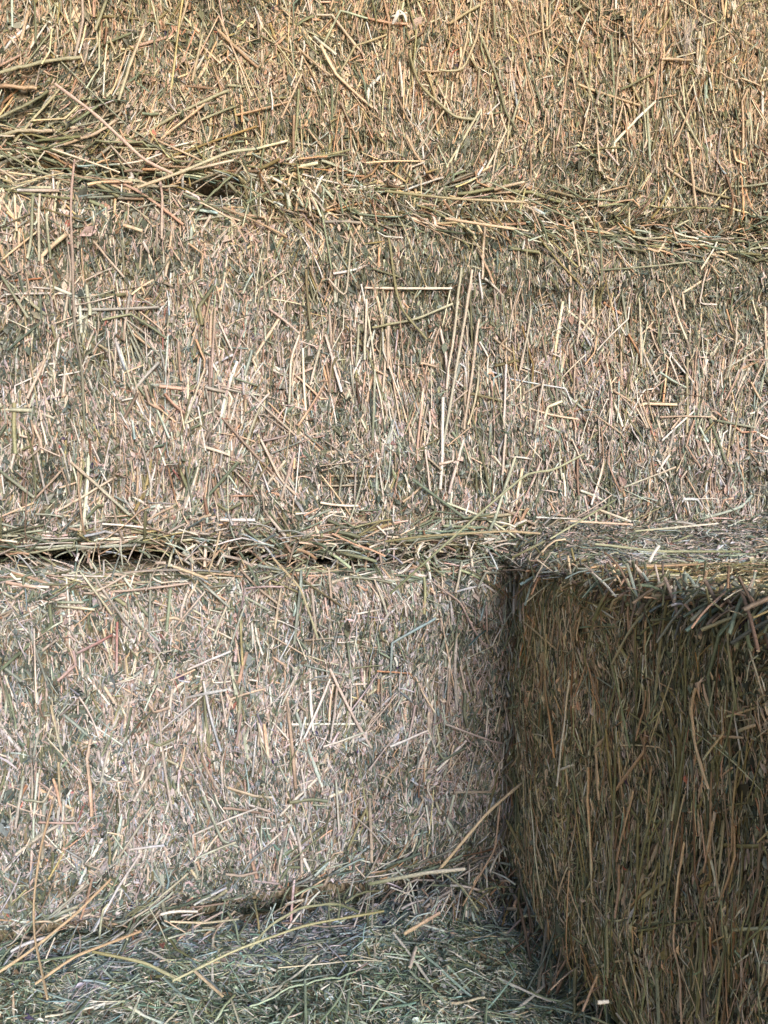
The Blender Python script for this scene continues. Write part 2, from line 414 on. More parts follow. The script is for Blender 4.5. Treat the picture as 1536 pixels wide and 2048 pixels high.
def resample(pts, k):
    pts = np.asarray(pts, float); d = np.r_[0, np.cumsum(np.linalg.norm(np.diff(pts, axis=0), axis=1))]
    q = np.linspace(0, d[-1], k); o = np.stack([np.interp(q, d, pts[:, i]) for i in range(3)], 1)
    o2 = o.copy(); o2[1:-1] = .5 * o[1:-1] + .25 * (o[:-2] + o[2:]); return o2

# ------------------------------------------------------------------ the setting
V = np.array([[-40, -40, 0], [40, -40, 0], [40, 40, 0], [-40, 40, 0]], float)
g = mesh_obj('ground', V, np.array([[0, 1, 2, 3]]), np.zeros((0, 3), int), None, ground_mat(), smooth=False); tag(g, kind='structure')

# ------------------------------------------------------------------ the bales
T1, T2, T3 = EYE + 0.3475, EYE - 0.067, EYE - 0.482     # seams between the layers
XC = 0.366                                                       # left side of the bale that juts out
FRONT, TOP, BOT, LEFT = (1, -1), (2, 1), (2, -1), (0, -1)
def wp(px, py): p = on_plane(px, py, 1, 0.0); return p[0], p[2]
def spot(px, py, r, a): x, z = wp(px, py); return (x, z, r, a)

def core(s, parent):
    Vs, Qs, off = [], [], 0
    for ax in range(3):
        o = [i for i in range(3) if i != ax]
        for sg in (-1, 1):
            a = np.linspace(-1, 1, max(2, int(s.h[o[0]] * 2 / 0.012))); b = np.linspace(-1, 1, max(2, int(s.h[o[1]] * 2 / 0.012)))
            A, B = np.meshgrid(a, b, indexing='ij'); P = np.empty(A.shape + (3,))
            P[..., ax] = s.c[ax] + sg * s.h[ax]; P[..., o[0]] = s.c[o[0]] + A * s.h[o[0]]; P[..., o[1]] = s.c[o[1]] + B * s.h[o[1]]
            F, N = s.frame(P); F = F - N * 0.0022
            na, nb = A.shape; i = np.arange(na - 1)[:, None] * nb + np.arange(nb - 1)[None]
            q = np.stack([i, i + nb, i + nb + 1, i + 1], -1).reshape(-1, 4) + off
            if (sg > 0) == (ax == 1): q = q[:, ::-1]
            Vs.append(F.reshape(-1, 3)); Qs.append(q); off += na * nb
    return mesh_obj('packed_core', np.concatenate(Vs), np.concatenate(Qs), np.zeros((0, 3), int), None, M_CORE, parent, origin=s.base)

BALES = {}
def fringe(s, rng, root):
    """the stalks that lie along the long edges where one bale is pressed on the next"""
    Ps, Ts, Ls = [], [], []
    for (sg, per_m, spread, off) in s.edges:
        o = s.axis; n = int(2 * s.h[o] * per_m)
        P = np.empty((n, 3)); f = 1 - o
        P[:, o] = s.c[o] + rng.uniform(-1, 1, n) * s.h[o]
        P[:, f] = s.c[f] - s.h[f]
        P[:, 2] = s.c[2] + sg * (s.h[2] - off - np.abs(rng.normal(0, spread, n)))
        P = P[(in_view(P) | (rng.random(n) < .3)) & (s.full(P) | (vnoise(P * np.array([1, 1, .2]), 8, s.seed + 43) > -.5 + .5 * rng.random(n)))]; n = len(P)
        a = math.pi / 2 + (s.lean if sg < 0 else 0) * (.8 + .6 * vnoise(P, 4, s.seed + 44)) + 0.22 * vnoise(P, 6, s.seed + 41)
        up = np.abs(P[:, 2] - s.c[2] - sg * (s.h[2] - off)) / spread
        th = a - 0.30 * up * (-sg) * 0.5 * (1 + vnoise(P, 5, s.seed + 42)) + rng.normal(0, .28, n) + math.pi * (rng.random(n) < .5)
        Ps.append(P); Ts.append(th); Ls.append(rng.lognormal(math.log(.034), .5, n))
    if not Ps: return
    P = np.concatenate(Ps); th = np.concatenate(Ts); ln = np.clip(np.concatenate(Ls), .012, .12); n = len(P)
    l0 = rng.uniform(0.000, 0.006, n); l1 = l0 + rng.normal(0.001, 0.003, n)
    pts, nr = walk(s, rng, P, th, ln, 7, l0, l1, kink=0.3, curl=0.2)
    ok = ((nr[:, 0] * nr[:, -1]).sum(-1) > .6) | (rng.random(n) < .1); pts, nr = pts[ok], nr[ok]; n = len(pts)
    wd = np.clip(rng.lognormal(math.log(0.0022), 0.3, n), 0.001, 0.0042)
    C = pick(rng, n, dict(s.stems, green=34, olive=20, grey=8, cream=14)) * light_tint(s, pts[:, 0])
    o = mesh_obj('edge_stalks', *tubes(pts, nr, wd, 0.7, colour_along(rng, C, 7), m=5), M_STEM, root, smooth=True, origin=s.base); tag(o, kind='stuff')

def make_bale(key, label, s, group='square hay bales stacked into a wall'):
    root = bpy.data.objects.new('hay_bale', None); COL.objects.link(root); root.location = s.base
    root.empty_display_size = 0.05
    tag(root, label, 'hay bale', group)
    rng = np.random.default_rng(s.seed)
    core(s, root)
    cover(s, rng, root, 130000, 125000, 12500, s.base)
    fringe(s, rng, root)
    BALES[key] = (s, root, rng); return root

L_ = 0.6
bA = Bale((-0.27, 0.022, T1 + .003), (0.85, 0.58, T1 + 0.41), 11, leafy=0.46, sway=0.28, wild=0.22, long=1.05, 
          dens={FRONT: 1, BOT: .05}, groove=(0.55, -0.70),
          spots=[spot(150, 100, .08, .15), spot(1100, 150, .25, -.12), spot(900, 300, .05, .35), spot(60, 260, .07, .2)])
bA.turn = (spot(70, 230, .07, 1.1), spot(330, 300, .05, .7)); bA.edges = ((-1, 420, .022, .004),); bA.under = .010; bA.thin = .9; bA.long = 1.25
make_bale('A', 'top hay bale of the wall, warm yellow-brown, above the uppermost seam', bA)
bB = Bale((-0.31, 0.0, T2 + .003), (0.81, 0.56, T1 - .003), 23, leafy=0.50, sway=0.30, wild=0.28, long=1.1,
          dens={FRONT: 1, TOP: .12, BOT: .12}, groove=(0.53, -0.60),
          spots=[spot(440, 470, .05, -.4), spot(400, 620, .06, -.35), spot(380, 900, .08, -.35), spot(100, 680, .10, .2), spot(800, 520, .12, .3),
                 spot(1300, 480, .1, .25), spot(760, 640, .05, -.2), spot(1180, 650, .07, -.25), spot(250, 780, .07, .2), spot(1300, 1000, .1, .2), spot(480, 560, .03, .4), spot(200, 480, .06, .3), spot(650, 480, .07, .4), spot(1000, 490, .09, .5), spot(1420, 540, .09, .5), spot(820, 600, .06, .4), spot(380, 560, .04, .4)])
bB.under = .020; bB.long = 1.3; bB.full = lambda P: (P[:, 0] > .06) & (P[:, 2] < EYE);  bB.turn = (spot(150, 1070, .07, .6), spot(560, 1010, .05, -.5))
make_bale('B', 'middle hay bale of the wall, long pale bale between the two long seams', bB)
bC = Bale((-0.76, 0.0, T3 + .006), (XC - 0.004, 0.57, T2 - .004), 37, leafy=0.54, sway=0.26, wild=0.24, long=1.0,
          dens={FRONT: 1, BOT: .12, TOP: .1}, groove=(0.50, -0.72),
          spots=[spot(600, 1530, .06, -.35), spot(100, 1450, .1, .2), spot(400, 1480, .08, -.15), spot(500, 1270, .1, .12), spot(700, 1620, .05, -.25), spot(380, 1200, .05, -.15)])
bC.under = .052; bC.lean = -.75;  bC.edges = ((-1, 380, .026, .010), (1, 330, .012, .004)); bC.turn = (spot(300, 1790, .08, .5), spot(700, 1740, .08, .5))
make_bale('C', 'lower left hay bale of the wall, pale and lit, left of the dark inner corner', bC)
bD = Bale((XC, -0.64, T3 - .004), (0.93, 0.48, T2), 51, axis=1, leafy=0.66, sway=0.11, wild=0.10, long=1.9, r=0.024,
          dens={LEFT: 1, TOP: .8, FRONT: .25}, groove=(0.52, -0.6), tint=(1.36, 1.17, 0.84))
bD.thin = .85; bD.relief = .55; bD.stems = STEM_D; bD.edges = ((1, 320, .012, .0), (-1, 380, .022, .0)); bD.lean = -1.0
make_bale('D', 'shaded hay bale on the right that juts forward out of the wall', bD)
bE = Bale((-0.62, -0.44, 0.0), (0.50, 0.12, T3 - .010), 67, leafy=0.66, sway=0.9, wild=0.7, long=1.1, tint=(1.30, 1.42, 1.78),  # tint carries blue skylight painted into the hay colour
          dens={TOP: 1, FRONT: .2}, groove=())
bE.edges = (); bE.stalky = .7; bE.thin = .8; bE.stems = STEM_E
make_bale('E', 'bottom hay bale, only its flat blue-green top showing along the lower edge', bE)

# neighbours of the stack, outside the photograph
def neighbour(key, dx, dy, dz, label, flip=False):
    s, root, rng = BALES[key]
    r = bpy.data.objects.new('hay_bale', None); COL.objects.link(r)
    r.location = (root.location.x + dx, root.location.y + dy, root.location.z + dz)
    tag(r, label, 'hay bale', 'hay bales beyond the edges of the view')
    for ch in list(root.children):
        if ch.name.split('.')[0] in ('packed_core', 'leaf_litter', 'chaff', 'short_stalks', 'edge_stalks', 'tuft_stalks'):
            c = ch.copy(); COL.objects.link(c); c.parent = r
neighbour('B', -1.125, 0.01, 0.0, 'hay bale continuing the wall beyond the left end of the middle bale')
neighbour('B', 1.125, 0.015, 0.0, 'hay bale continuing the wall beyond the right end of the middle bale')
neighbour('A', -1.125, 0.0, 0.0, 'hay bale continuing the wall beyond the left end of the top bale')
neighbour('A', 1.125, 0.01, 0.0, 'hay bale continuing the wall beyond the right end of the top bale')
neighbour('E', 0.0, 0.565, 0.0, 'hay bale lying under the lower left bale, behind the bottom one')
neighbour('E', 1.125, 0.0, 0.0, 'hay bale lying under the bale that juts forward')

# loose hay that has gathered on the two ledges
def drift(label, d, dens=(100000, 90000, 9000)):
    rng = np.random.default_rng(d.seed)
    # bed under the pieces
    x = np.linspace(d.x0, d.x1, 80); y = np.linspace(d.y0 - d.w, d.y0 + .01, 24); X, Y = np.meshgrid(x, y, indexing='ij')
    F, N = d.frame(np.stack([X, Y, X * 0], -1)); F = F - N * .0022
    i = np.arange(79)[:, None] * 24 + np.arange(23)[None]; q = np.stack([i, i + 24, i + 25, i + 1], -1).reshape(-1, 4)
    a = mesh_obj('bed', F.reshape(-1, 3), q, np.zeros((0, 3), int), None, M_CORE)
    root = bpy.data.objects.new('loose_hay', None); COL.objects.link(root); root.location = d.base
    a.data.transform(__import__('mathutils').Matrix.Translation(-Vector(d.base))); a.parent = root
    tag(root, label, 'loose hay', kind='stuff')
    cover(d, rng, root, *dens, d.base)
    return root
d1 = Drift(XC - 0.012, 0.90, 0.012, 0.17, T2, 0.078, 81, leafy=.7)
drift('loose hay gathered on the ledge of the jutting bale, against the middle bale', d1)
d2 = Drift(-0.60, XC + 0.02, 0.02, 0.09, T3 - .006, 0.007, 83, leafy=.68); d2.boost = 5.0; d2.long = 1.7; d2.tint = np.array((1.0, 1.09, 1.30)); d1.tint = np.array((.82, .95, 1.18)); d1.long = 1.9  # cool skylight on the ledges is painted in through these tints
drift('loose hay gathered along the foot of the lower left bale', d2)

# ------------------------------------------------------------------ ragged tufts where edges fray
def tufts(key, spec):
    s, root, rng = BALES[key]; AP, AN, AL, AC, AW = [], [], [], [], []
    for a, b, n, jit, dirn, spread, lmean in spec:
        a, b = np.array(a), np.array(b)
        nc = max(1, int(n / 5)); cen = rng.random(nc); cd = nrm(np.array(dirn) + rng.normal(0, spread * .8, (nc, 3)))
        ci = rng.integers(0, nc, n); t = np.where(rng.random(n) < .65, cen[ci] + rng.normal(0, .012, n), rng.random(n))
        base = a + (b - a) * np.clip(t, 0, 1)[:, None] + rng.normal(0, 1, (n, 3)) * np.array(jit); base = base + sag(base)
        d = nrm(cd[ci] + rng.normal(0, spread, (n, 3))); L = np.clip(rng.lognormal(math.log(lmean), .45, n), .008, .11)
        k = 5; f = np.linspace(-.35, .65, k)
        bend = nrm(rng.normal(0, 1, (n, 3))) * (np.where(rng.random(n) < .3, .35, .05))[:, None]
        P = base[:, None] + d[:, None] * (L[:, None] * f)[:, :, None] + bend[:, None] * (L[:, None] * np.maximum(f - .1, 0))[:, :, None]
        P[..., 2] -= (L[:, None] * 1.2) * np.maximum(f, 0) ** 2 * .25
        AP.append(P); AN.append(nrm(np.tile(np.array([-.4, -1, .3]), (n, 1)) + rng.normal(0, .3, (n, 3))))
        AW.append(np.clip(rng.lognormal(math.log(.0019), .35, n), .0009, .0038))
        AC.append(colour_along(rng, pick(rng, n, dict(s.stems, green=22, grey=6)) * light_tint(s, base) * (np.array([.52, .60, .80]) if key == 'D' else 1), k))
    P = np.concatenate(AP); N = np.repeat(np.concatenate(AN)[:, None], 5, 1)
    o = mesh_obj('tuft_stalks', *tubes(P, N, np.concatenate(AW), .6, np.concatenate(AC), m=5), M_STEM, root, smooth=True, origin=s.base); tag(o, kind='stuff')
J = (.006, .004, .006)
tufts('A', [((-.25, .012, T1), (.83, .018, T1), 420, (.01, .004, .010), (.15, -.35, -.45), .55, .026),
            ((.05, .004, T1 + .004), (.40, .006, T1 - .004), 420, (.01, .004, .008), (.2, -.3, -.9), .40, .034)])
tufts('B', [((-.30, .006, T2 + .006), (XC, .006, T2 + .006), 260, J, (.2, -.4, -.35), .6, .026),
            ((.05, .0, T2 + .012), (.80, -.004, T2 + .03), 330, (.01, .006, .014), (.7, -.35, .1), .5, .030)])
tufts('C', [((XC - .02, .004, T3 + .02), (XC - .004, .004, T2 - .01), 220, (.008, .004, .01), (-.1, -.25, -.9), .30, .030),
            ((-.30, .0, T3 + .012), (XC - .02, .0, T3 + .016), 130, (.01, .006, .010), (-.6, -.35, -.35), .45, .034),
            ((XC - .12, -.012, T3 + .008), (XC - .02, -.02, T3 + .03), 200, (.02, .02, .012), (-.4, -.5, -.3), .8, .034)])
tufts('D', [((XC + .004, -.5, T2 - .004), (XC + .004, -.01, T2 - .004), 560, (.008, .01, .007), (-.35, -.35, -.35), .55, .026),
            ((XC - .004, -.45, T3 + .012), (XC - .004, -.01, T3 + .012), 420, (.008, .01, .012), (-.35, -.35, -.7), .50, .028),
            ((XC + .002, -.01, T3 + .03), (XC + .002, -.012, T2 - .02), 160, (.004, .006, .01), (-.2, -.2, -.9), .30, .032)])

# ------------------------------------------------------------------ individual stalks, read off the photograph
# (bale, [(px, py) ...], width in mm, colour, colour at the other end)
ST = [
('A', [(0,185),(78,188)], 4.5,'tan','straw'), ('A', [(0,166),(90,142),(165,130)], 3.6,'palegreen','palegreen'),
('A', [(435,78),(515,150)], 3.4,'straw','tan'), ('A', [(520,87),(580,120)], 2.4,'green','straw'), ('A', [(600,120),(655,172)], 2.6,'straw','cream'),
('A', [(400,250),(470,225)], 2.6,'palegreen','green'), ('A', [(0,240),(60,215),(100,190)], 3,'palegreen','green'), ('A', [(0,270),(40,262),(105,262)], 3.4,'palegreen','cream'),
('A', [(130,295),(190,275),(240,240)], 3,'straw','cream'), ('A', [(812,120),(832,178),(880,222),(905,245),(945,250)], 3.4,'olive','palegreen'),
('A', [(840,150),(886,152)], 2.2,'cream','straw'), ('A', [(1143,100),(1158,60),(1170,35)], 2.2,'white','cream'), ('A', [(1305,135),(1365,138)], 3.4,'cream','straw'),
('A', [(1468,168),(1505,183)], 2.4,'cream','cream'), ('A', [(805,285),(830,330),(860,370)], 3,'straw','tan'), ('A', [(950,90),(980,160),(1005,240),(1022,270)], 3,'palegreen','green'),
('A', [(935,10),(925,100),(905,170)], 2.8,'palegreen','straw'), ('A', [(955,0),(945,90),(915,160),(870,155)], 2.6,'straw','palegreen'), ('A', [(905,20),(900,75)], 3,'cream','straw'),
('A', [(972,0),(978,90)], 2.6,'palegreen','green'), ('A', [(1072,0),(1080,90),(1095,150)], 2.6,'straw','palegreen'), ('A', [(1130,100),(1120,190),(1105,290)], 2.4,'straw','pink'),
('A', [(1328,338),(1400,385),(1455,400)], 3,'cream','olive'), ('A', [(1180,250),(1185,300),(1190,350)], 2.8,'straw','cream'), ('A', [(1340,300),(1380,200)], 2.4,'straw','tan'),
('A', [(1448,45),(1470,20),(1525,10)], 2.4,'olive','green'), ('A', [(1230,190),(1300,155)], 2.8,'green','olive'), ('A', [(1420,160),(1460,175)], 2.2,'cream','cream'),
('A', [(240,215),(262,140),(290,75)], 3.4,'palegreen','cream'), ('A', [(215,205),(245,160)], 3,'palegreen','cream'), ('A', [(50,100),(65,45)], 3,'cream','straw'),
('A', [(1250,290),(1240,220)], 2.2,'straw','cream'), ('A', [(195,80),(222,10)], 3.4,'palegreen','green'), ('A', [(385,180),(405,85)], 2.8,'straw','palegreen'),
('A', [(350,100),(375,20)], 2.4,'green','cream'), ('A', [(560,250),(600,165)], 2.2,'straw','cream'), ('A', [(760,0),(775,60),(770,150)], 2.2,'tan','straw'),
('B', [(150,325),(146,420),(150,560),(152,650),(168,740),(174,870)], 2.4,'pink','green'), ('B', [(480,320),(500,370),(512,435)], 3.4,'olive','green'),
('B', [(390,430),(430,375),(465,330)], 2.8,'green','green'), ('B', [(0,290),(60,335),(140,370)], 2.8,'green','palegreen'), ('B', [(270,475),(310,400)], 2,'green','grey'),
('B', [(60,525),(70,470),(72,400)], 3,'palegreen','green'), ('B', [(83,530),(86,400)], 2.6,'palegreen','cream'), ('B', [(105,525),(100,440)], 2.8,'green','palegreen'),
('B', [(325,490),(326,400),(320,370)], 2.6,'cream','pink'), ('B', [(662,372),(768,386)], 3.2,'cream','white'), ('B', [(640,380),(700,405),(768,408)], 3,'olive','straw'),
('B', [(800,432),(890,462)], 2.6,'cream','straw'), ('B', [(1145,445),(1150,540)], 2.6,'cream','straw'), ('B', [(1165,440),(1172,530)], 2.8,'palegreen','green'),
('B', [(1192,450),(1193,570)], 2.8,'green','green'), ('B', [(1190,547),(1270,540),(1370,528)], 2,'green','palegreen'), ('B', [(1345,445),(1365,500)], 2.8,'tan','straw'),
('B', [(1475,505),(1536,490)], 2.6,'palegreen','green'), ('B', [(1410,540),(1390,612),(1425,612)], 2.2,'cream','white'), ('B', [(745,655),(830,640),(905,608)], 3,'olive','palegreen'),
('B', [(732,600),(729,720)], 3.2,'cream','palegreen'), ('B', [(938,545),(926,640),(905,760),(880,900)], 3.4,'cream','palegreen'), ('B', [(918,540),(908,660),(890,780)], 3,'palegreen','cream'),
('B', [(650,670),(665,720),(682,785)], 3,'cream','white'), ('B', [(597,672),(580,720),(576,810)], 2.8,'cream','palegreen'), ('B', [(536,622),(597,670)], 2.6,'pink','cream'),
('B', [(748,740),(742,880)], 2.6,'palegreen','green'), ('B', [(955,640),(940,760),(925,860)], 3,'cream','straw'), ('B', [(968,450),(962,560)], 3,'straw','cream'),
('B', [(775,480),(785,560),(800,620),(850,680)], 3,'olive','olive'), ('B', [(1310,836),(1360,834),(1412,836)], 2.2,'tan','straw'), ('B', [(1425,842),(1500,857)], 3,'green','palegreen'),
('B', [(0,940),(70,995)], 3.2,'green','palegreen'), ('B', [(75,995),(130,935)], 2.2,'tan','straw'), ('B', [(145,925),(200,975),(260,1030)], 3,'straw','palegreen'),
('B', [(440,1040),(510,1040)], 3.6,'cream','white'), ('B', [(237,1132),(240,1066),(288,1054)], 2,'cream','pink'), ('B', [(0,1118),(150,1121),(280,1115)], 3.4,'palegreen','grey'),
('B', [(0,1141),(100,1136),(235,1122)], 3.2,'olive','palegreen'), ('B', [(215,1105),(325,1082)], 3,'cream','straw'), ('B', [(520,880),(560,960),(590,990)], 3,'cream','straw'),
('B', [(560,1000),(588,905)], 3,'straw','pink'), ('B', [(1305,945),(1330,910)], 3.6,'white','cream'), ('B', [(1240,975),(1340,935)], 2.6,'palegreen','straw'),
('B', [(1160,580),(1150,690)], 2.2,'cream','cream'), ('B', [(1270,600),(1276,730)], 2.6,'palegreen','straw'), ('B', [(1060,870),(1085,760)], 2.6,'palegreen','cream'),
('B', [(1000,860),(1010,730)], 3,'cream','white'), ('B', [(860,1010),(845,900)], 2.6,'cream','cream'), ('B', [(1000,950),(1004,870)], 3,'cream','cream'),
('B', [(430,620),(422,760)], 2.4,'straw','pink'), ('B', [(700,480),(690,600),(655,560)], 2.4,'palegreen','cream'), ('B', [(190,490),(250,560)], 2.2,'straw','cream'),
('B', [(60,800),(95,720)], 3,'cream','straw'), ('B', [(370,850),(410,740)], 2.4,'palegreen','straw'), ('B', [(620,770),(640,690)], 2.6,'cream','palegreen'),
('B', [(1040,740),(1060,620)], 2.6,'cream','palegreen'), ('B', [(1440,760),(1462,640)], 2.4,'palegreen','cream'), ('B', [(10,560),(60,640)], 2.6,'green','palegreen'),
('C', [(480,1145),(520,1180),(562,1212)], 2.6,'tan','straw'), ('C', [(300,1262),(302,1150)], 2.2,'grey','palegreen'), ('C', [(375,1333),(460,1295)], 2.6,'cream','white'),
('C', [(235,1340),(237,1240)], 2.6,'pink','red'), ('C', [(160,1300),(228,1265)], 3,'pink','red'), ('C', [(350,1250),(410,1180)], 2.2,'tan','cream'),
('C', [(865,1168),(910,1200),(935,1250),(957,1282)], 2.2,'tan','pink'), ('C', [(900,1185),(918,1130)], 3,'straw','palegreen'), ('C', [(965,1260),(962,1200)], 2,'tan','pink'),
('C', [(425,1270),(460,1190)], 2.6,'palegreen','straw'), ('C', [(120,1200),(172,1200)], 2.8,'green','palegreen'), ('C', [(430,1215),(465,1213)], 2.4,'green','green'),
('C', [(345,1605),(330,1520),(320,1420)], 2.4,'cream','straw'), ('C', [(575,1590),(612,1585),(650,1589)], 4,'olive','green'), ('C', [(445,1603),(520,1612)], 3,'tan','brown'),
('C', [(260,1686),(330,1677)], 2.8,'cream','white'), ('C', [(450,1732),(480,1734),(512,1727)], 3,'straw','tan'), ('C', [(55,1585),(95,1592),(110,1560)], 2.6,'green','straw'),
('C', [(665,1545),(672,1650)], 2.6,'palegreen','cream'), ('C', [(640,1480),(720,1455)], 2.6,'cream','palegreen'), ('C', [(770,1480),(845,1450)], 3,'white','cream'),
('C', [(700,1360),(690,1280)], 2.4,'palegreen','green'), ('C', [(800,1500),(820,1400)], 2.6,'cream','pink'), ('C', [(205,1560),(220,1490)], 2.4,'palegreen','cream'),
('C', [(240,1700),(280,1640),(310,1600)], 2.4,'straw','palegreen'), ('C', [(40,1640),(55,1540)], 3,'cream','palegreen'), ('C', [(190,1850),(240,1760),(285,1690)], 2.6,'white','cream'),
('C', [(100,1830),(180,1760)], 2.8,'palegreen','straw'), ('C', [(440,1370),(452,1440)], 2.2,'straw','cream'), ('C', [(885,1420),(890,1330)], 2.4,'tan','straw'),
('C', [(880,1440),(990,1480)], 2.2,'cream','pink'), ('C', [(920,1580),(945,1480)], 2.4,'palegreen','straw'), ('C', [(560,1400),(590,1340)], 2.4,'palegreen','cream'),
('C', [(620,1175),(630,1275)], 2.6,'cream','straw'), ('C', [(655,1140),(660,1210)], 3,'straw','tan'), ('C', [(745,1160),(768,1225)], 2.4,'straw','palegreen'),
('D', [(1075,1160),(1120,1162)], 2.4,'straw','tan'), ('D', [(1120,1115),(1140,1190)], 2,'tan','straw'), ('D', [(1138,1115),(1148,1150),(1156,1190)], 2.6,'cream','white'),
('D', [(1093,1248),(1098,1160)], 2.6,'green','olive'), ('D', [(1318,1400),(1330,1290),(1347,1195)], 2.4,'palegreen','olive'), ('D', [(1475,1220),(1488,1330),(1500,1420)], 2.2,'palegreen','green'),
('D', [(1090,1568),(1105,1630)], 1.8,'cream','straw'), ('D', [(1245,1950),(1247,1750),(1250,1550)], 2.4,'palegreen','green'), ('D', [(1255,1720),(1265,1650),(1278,1580)], 2.2,'tan','straw'),
('D', [(1268,1725),(1262,1830)], 2.6,'tan','pink'), ('D', [(1395,2048),(1393,1950),(1382,1880),(1390,1770),(1402,1680)], 2,'pink','straw'), ('D', [(1431,1742),(1448,1640)], 1.9,'tan','straw'),
('D', [(1190,1930),(1218,2000)], 3,'tan','olive'), ('D', [(1150,1537),(1174,1527)], 2.4,'white','white'), ('D', [(1270,1270),(1260,1160)], 2.2,'tan','pink'),
('D', [(1205,1130),(1215,1250)], 1.9,'olive','tan'), ('D', [(1050,1250),(1060,1140)], 2.2,'olive','straw'), ('D', [(1080,1100),(1075,1220)], 2.4,'tan','olive'),
('D', [(1415,1375),(1405,1410),(1412,1480),(1440,1575)], 2.6,'straw','cream'), ('D', [(1500,1460),(1536,1448)], 2.2,'palegreen','cream'), ('D', [(1440,1470),(1495,1475)], 1.8,'tan','cream'),
('D', [(1285,1480),(1300,1380)], 1.8,'tan','tan'), ('D', [(1220,1500),(1240,1370)], 2,'olive','green'), ('D', [(1350,1600),(1375,1450)], 2,'olive','olive'),
('D', [(1300,1900),(1320,1700),(1345,1560)], 2,'olive','green'), ('D', [(1335,1880),(1350,1720)], 1.9,'green','olive'), ('D', [(1480,1700),(1490,1500)], 1.8,'tan','olive'),
('D', [(1440,2010),(1450,1860)], 1.8,'olive','green'), ('D', [(1490,2040),(1500,1880)], 1.7,'brown','olive'), ('D', [(1390,1420),(1395,1300)], 1.8,'green','olive'),
('E', [(500,1998),(570,1965),(640,1950),(712,1936)], 2.2,'palegreen','green'), ('E', [(375,1990),(385,2020),(395,2048)], 2.8,'palegreen','palegreen'), ('E', [(610,1950),(612,2048)], 2.8,'palegreen','green'),
('E', [(310,2048),(355,2000)], 2.2,'cream','straw'), ('E', [(462,1990),(485,2048)], 2.2,'straw','cream'), ('E', [(903,1995),(970,1985)], 2.6,'tan','straw'),
('E', [(888,1940),(922,1975)], 1.8,'white','cream'), ('E', [(768,1895),(848,1915)], 1.8,'white','palegreen'), ('E', [(820,1922),(832,1886)], 4,'pink','pink'),
('E', [(820,1935),(850,1960),(890,1995)], 2,'palegreen','palegreen'), ('E', [(128,1995),(135,2048)], 2.6,'palegreen','grey'), ('E', [(210,1985),(160,1995),(90,2010)], 2.4,'cream','straw'),
('E', [(1010,2005),(1050,2003)], 1.8,'palegreen','green'), ('E', [(700,1960),(690,2048)], 2.4,'green','palegreen'), ('E', [(560,2040),(600,1990)], 2.2,'palegreen','green'),
('E', [(430,2030),(470,1975)], 2.4,'palegreen','olive'), ('E', [(250,2040),(280,1985)], 2.2,'palegreen','cream'), ('E', [(640,2030),(680,1985),(700,1925)], 2.2,'green','palegreen'),
('E', [(740,2000),(790,1940)], 2.2,'palegreen','green'), ('E', [(970,2048),(975,2000)], 2,'green','palegreen'), ('E', [(1060,1960),(1100,1985),(1150,1995)], 1.8,'olive','palegreen')]
PLANE = {'A': (1, 0.02), 'B': (1, -0.006), 'C': (1, 0.006), 'D': (0, XC), 'E': (2, T3 + .004)}
count = {k: 0 for k in PLANE}
for i, (key, pl, wd, c0, c1) in enumerate(ST):
    s, root, rng = BALES[key]; ax, val = PLANE[key]
    P = resample([on_plane(x, y, ax, val) for x, y in pl], 6 + 2 * len(pl))
    F, N = s.frame(P); N = nrm(N + N.mean(0))
    off = ((F - P) * N).sum(-1); m = 0.6 * off.max() + 0.4 * off
    P = P + N * (m + 0.0034 + 0.0012 * np.sin(np.linspace(0, 3.1, len(P)) + i))[:, None]
    f = np.linspace(0, 1, len(P))[:, None]
    C = (np.array(PAL[c0]) * (1 - f) + np.array(PAL[c1]) * f) * light_tint(s, P) * np.exp(rng.normal(0, .05, (len(P), 1)))
    stalk('stalk', P, N, wd * 0.001 * 0.95, C, root, s.base); count[key] += 1
# the rest of each bale's hundred largest stalks, laid by its own grain
for key, (s, root, rng) in BALES.items():
    need = 100 - count[key]
    P = s.sample(rng, 6000); P = P[in_view(P, -.02)]; P = P[rng.permutation(len(P))[:need * 3]]; n = len(P)
    pos, N = s.frame(P)
    th = s.angle(pos, N) + np.where(rng.random(n) < s.wild, rng.normal(0, 1.0, n), rng.normal(0, 0.18, n)) + math.pi * (rng.random(n) < .5)
    ln = rng.uniform(0.045, 0.11, n) * (0.8 + 0.2 * s.long)
    wd = rng.uniform(0.0022, 0.0036, n)
    pts, nr = walk(s, rng, P, th, ln, 9, rng.uniform(0.0005, 0.003, n), rng.uniform(0.0005, 0.005, n), kink=.4, curl=.14)
    ok = np.nonzero((nr[:, 0] * nr[:, -1]).sum(-1) > .8)[0][:need]; pts, nr, wd = pts[ok], nr[ok], wd[ok] * s.thin; n = len(pts)
    C = colour_along(rng, pick(rng, n, s.stems) * light_tint(s, pts[:, 0]), 9)
    for j in range(n): stalk('stalk', pts[j], nr[j], wd[j], C[j], root, s.base)

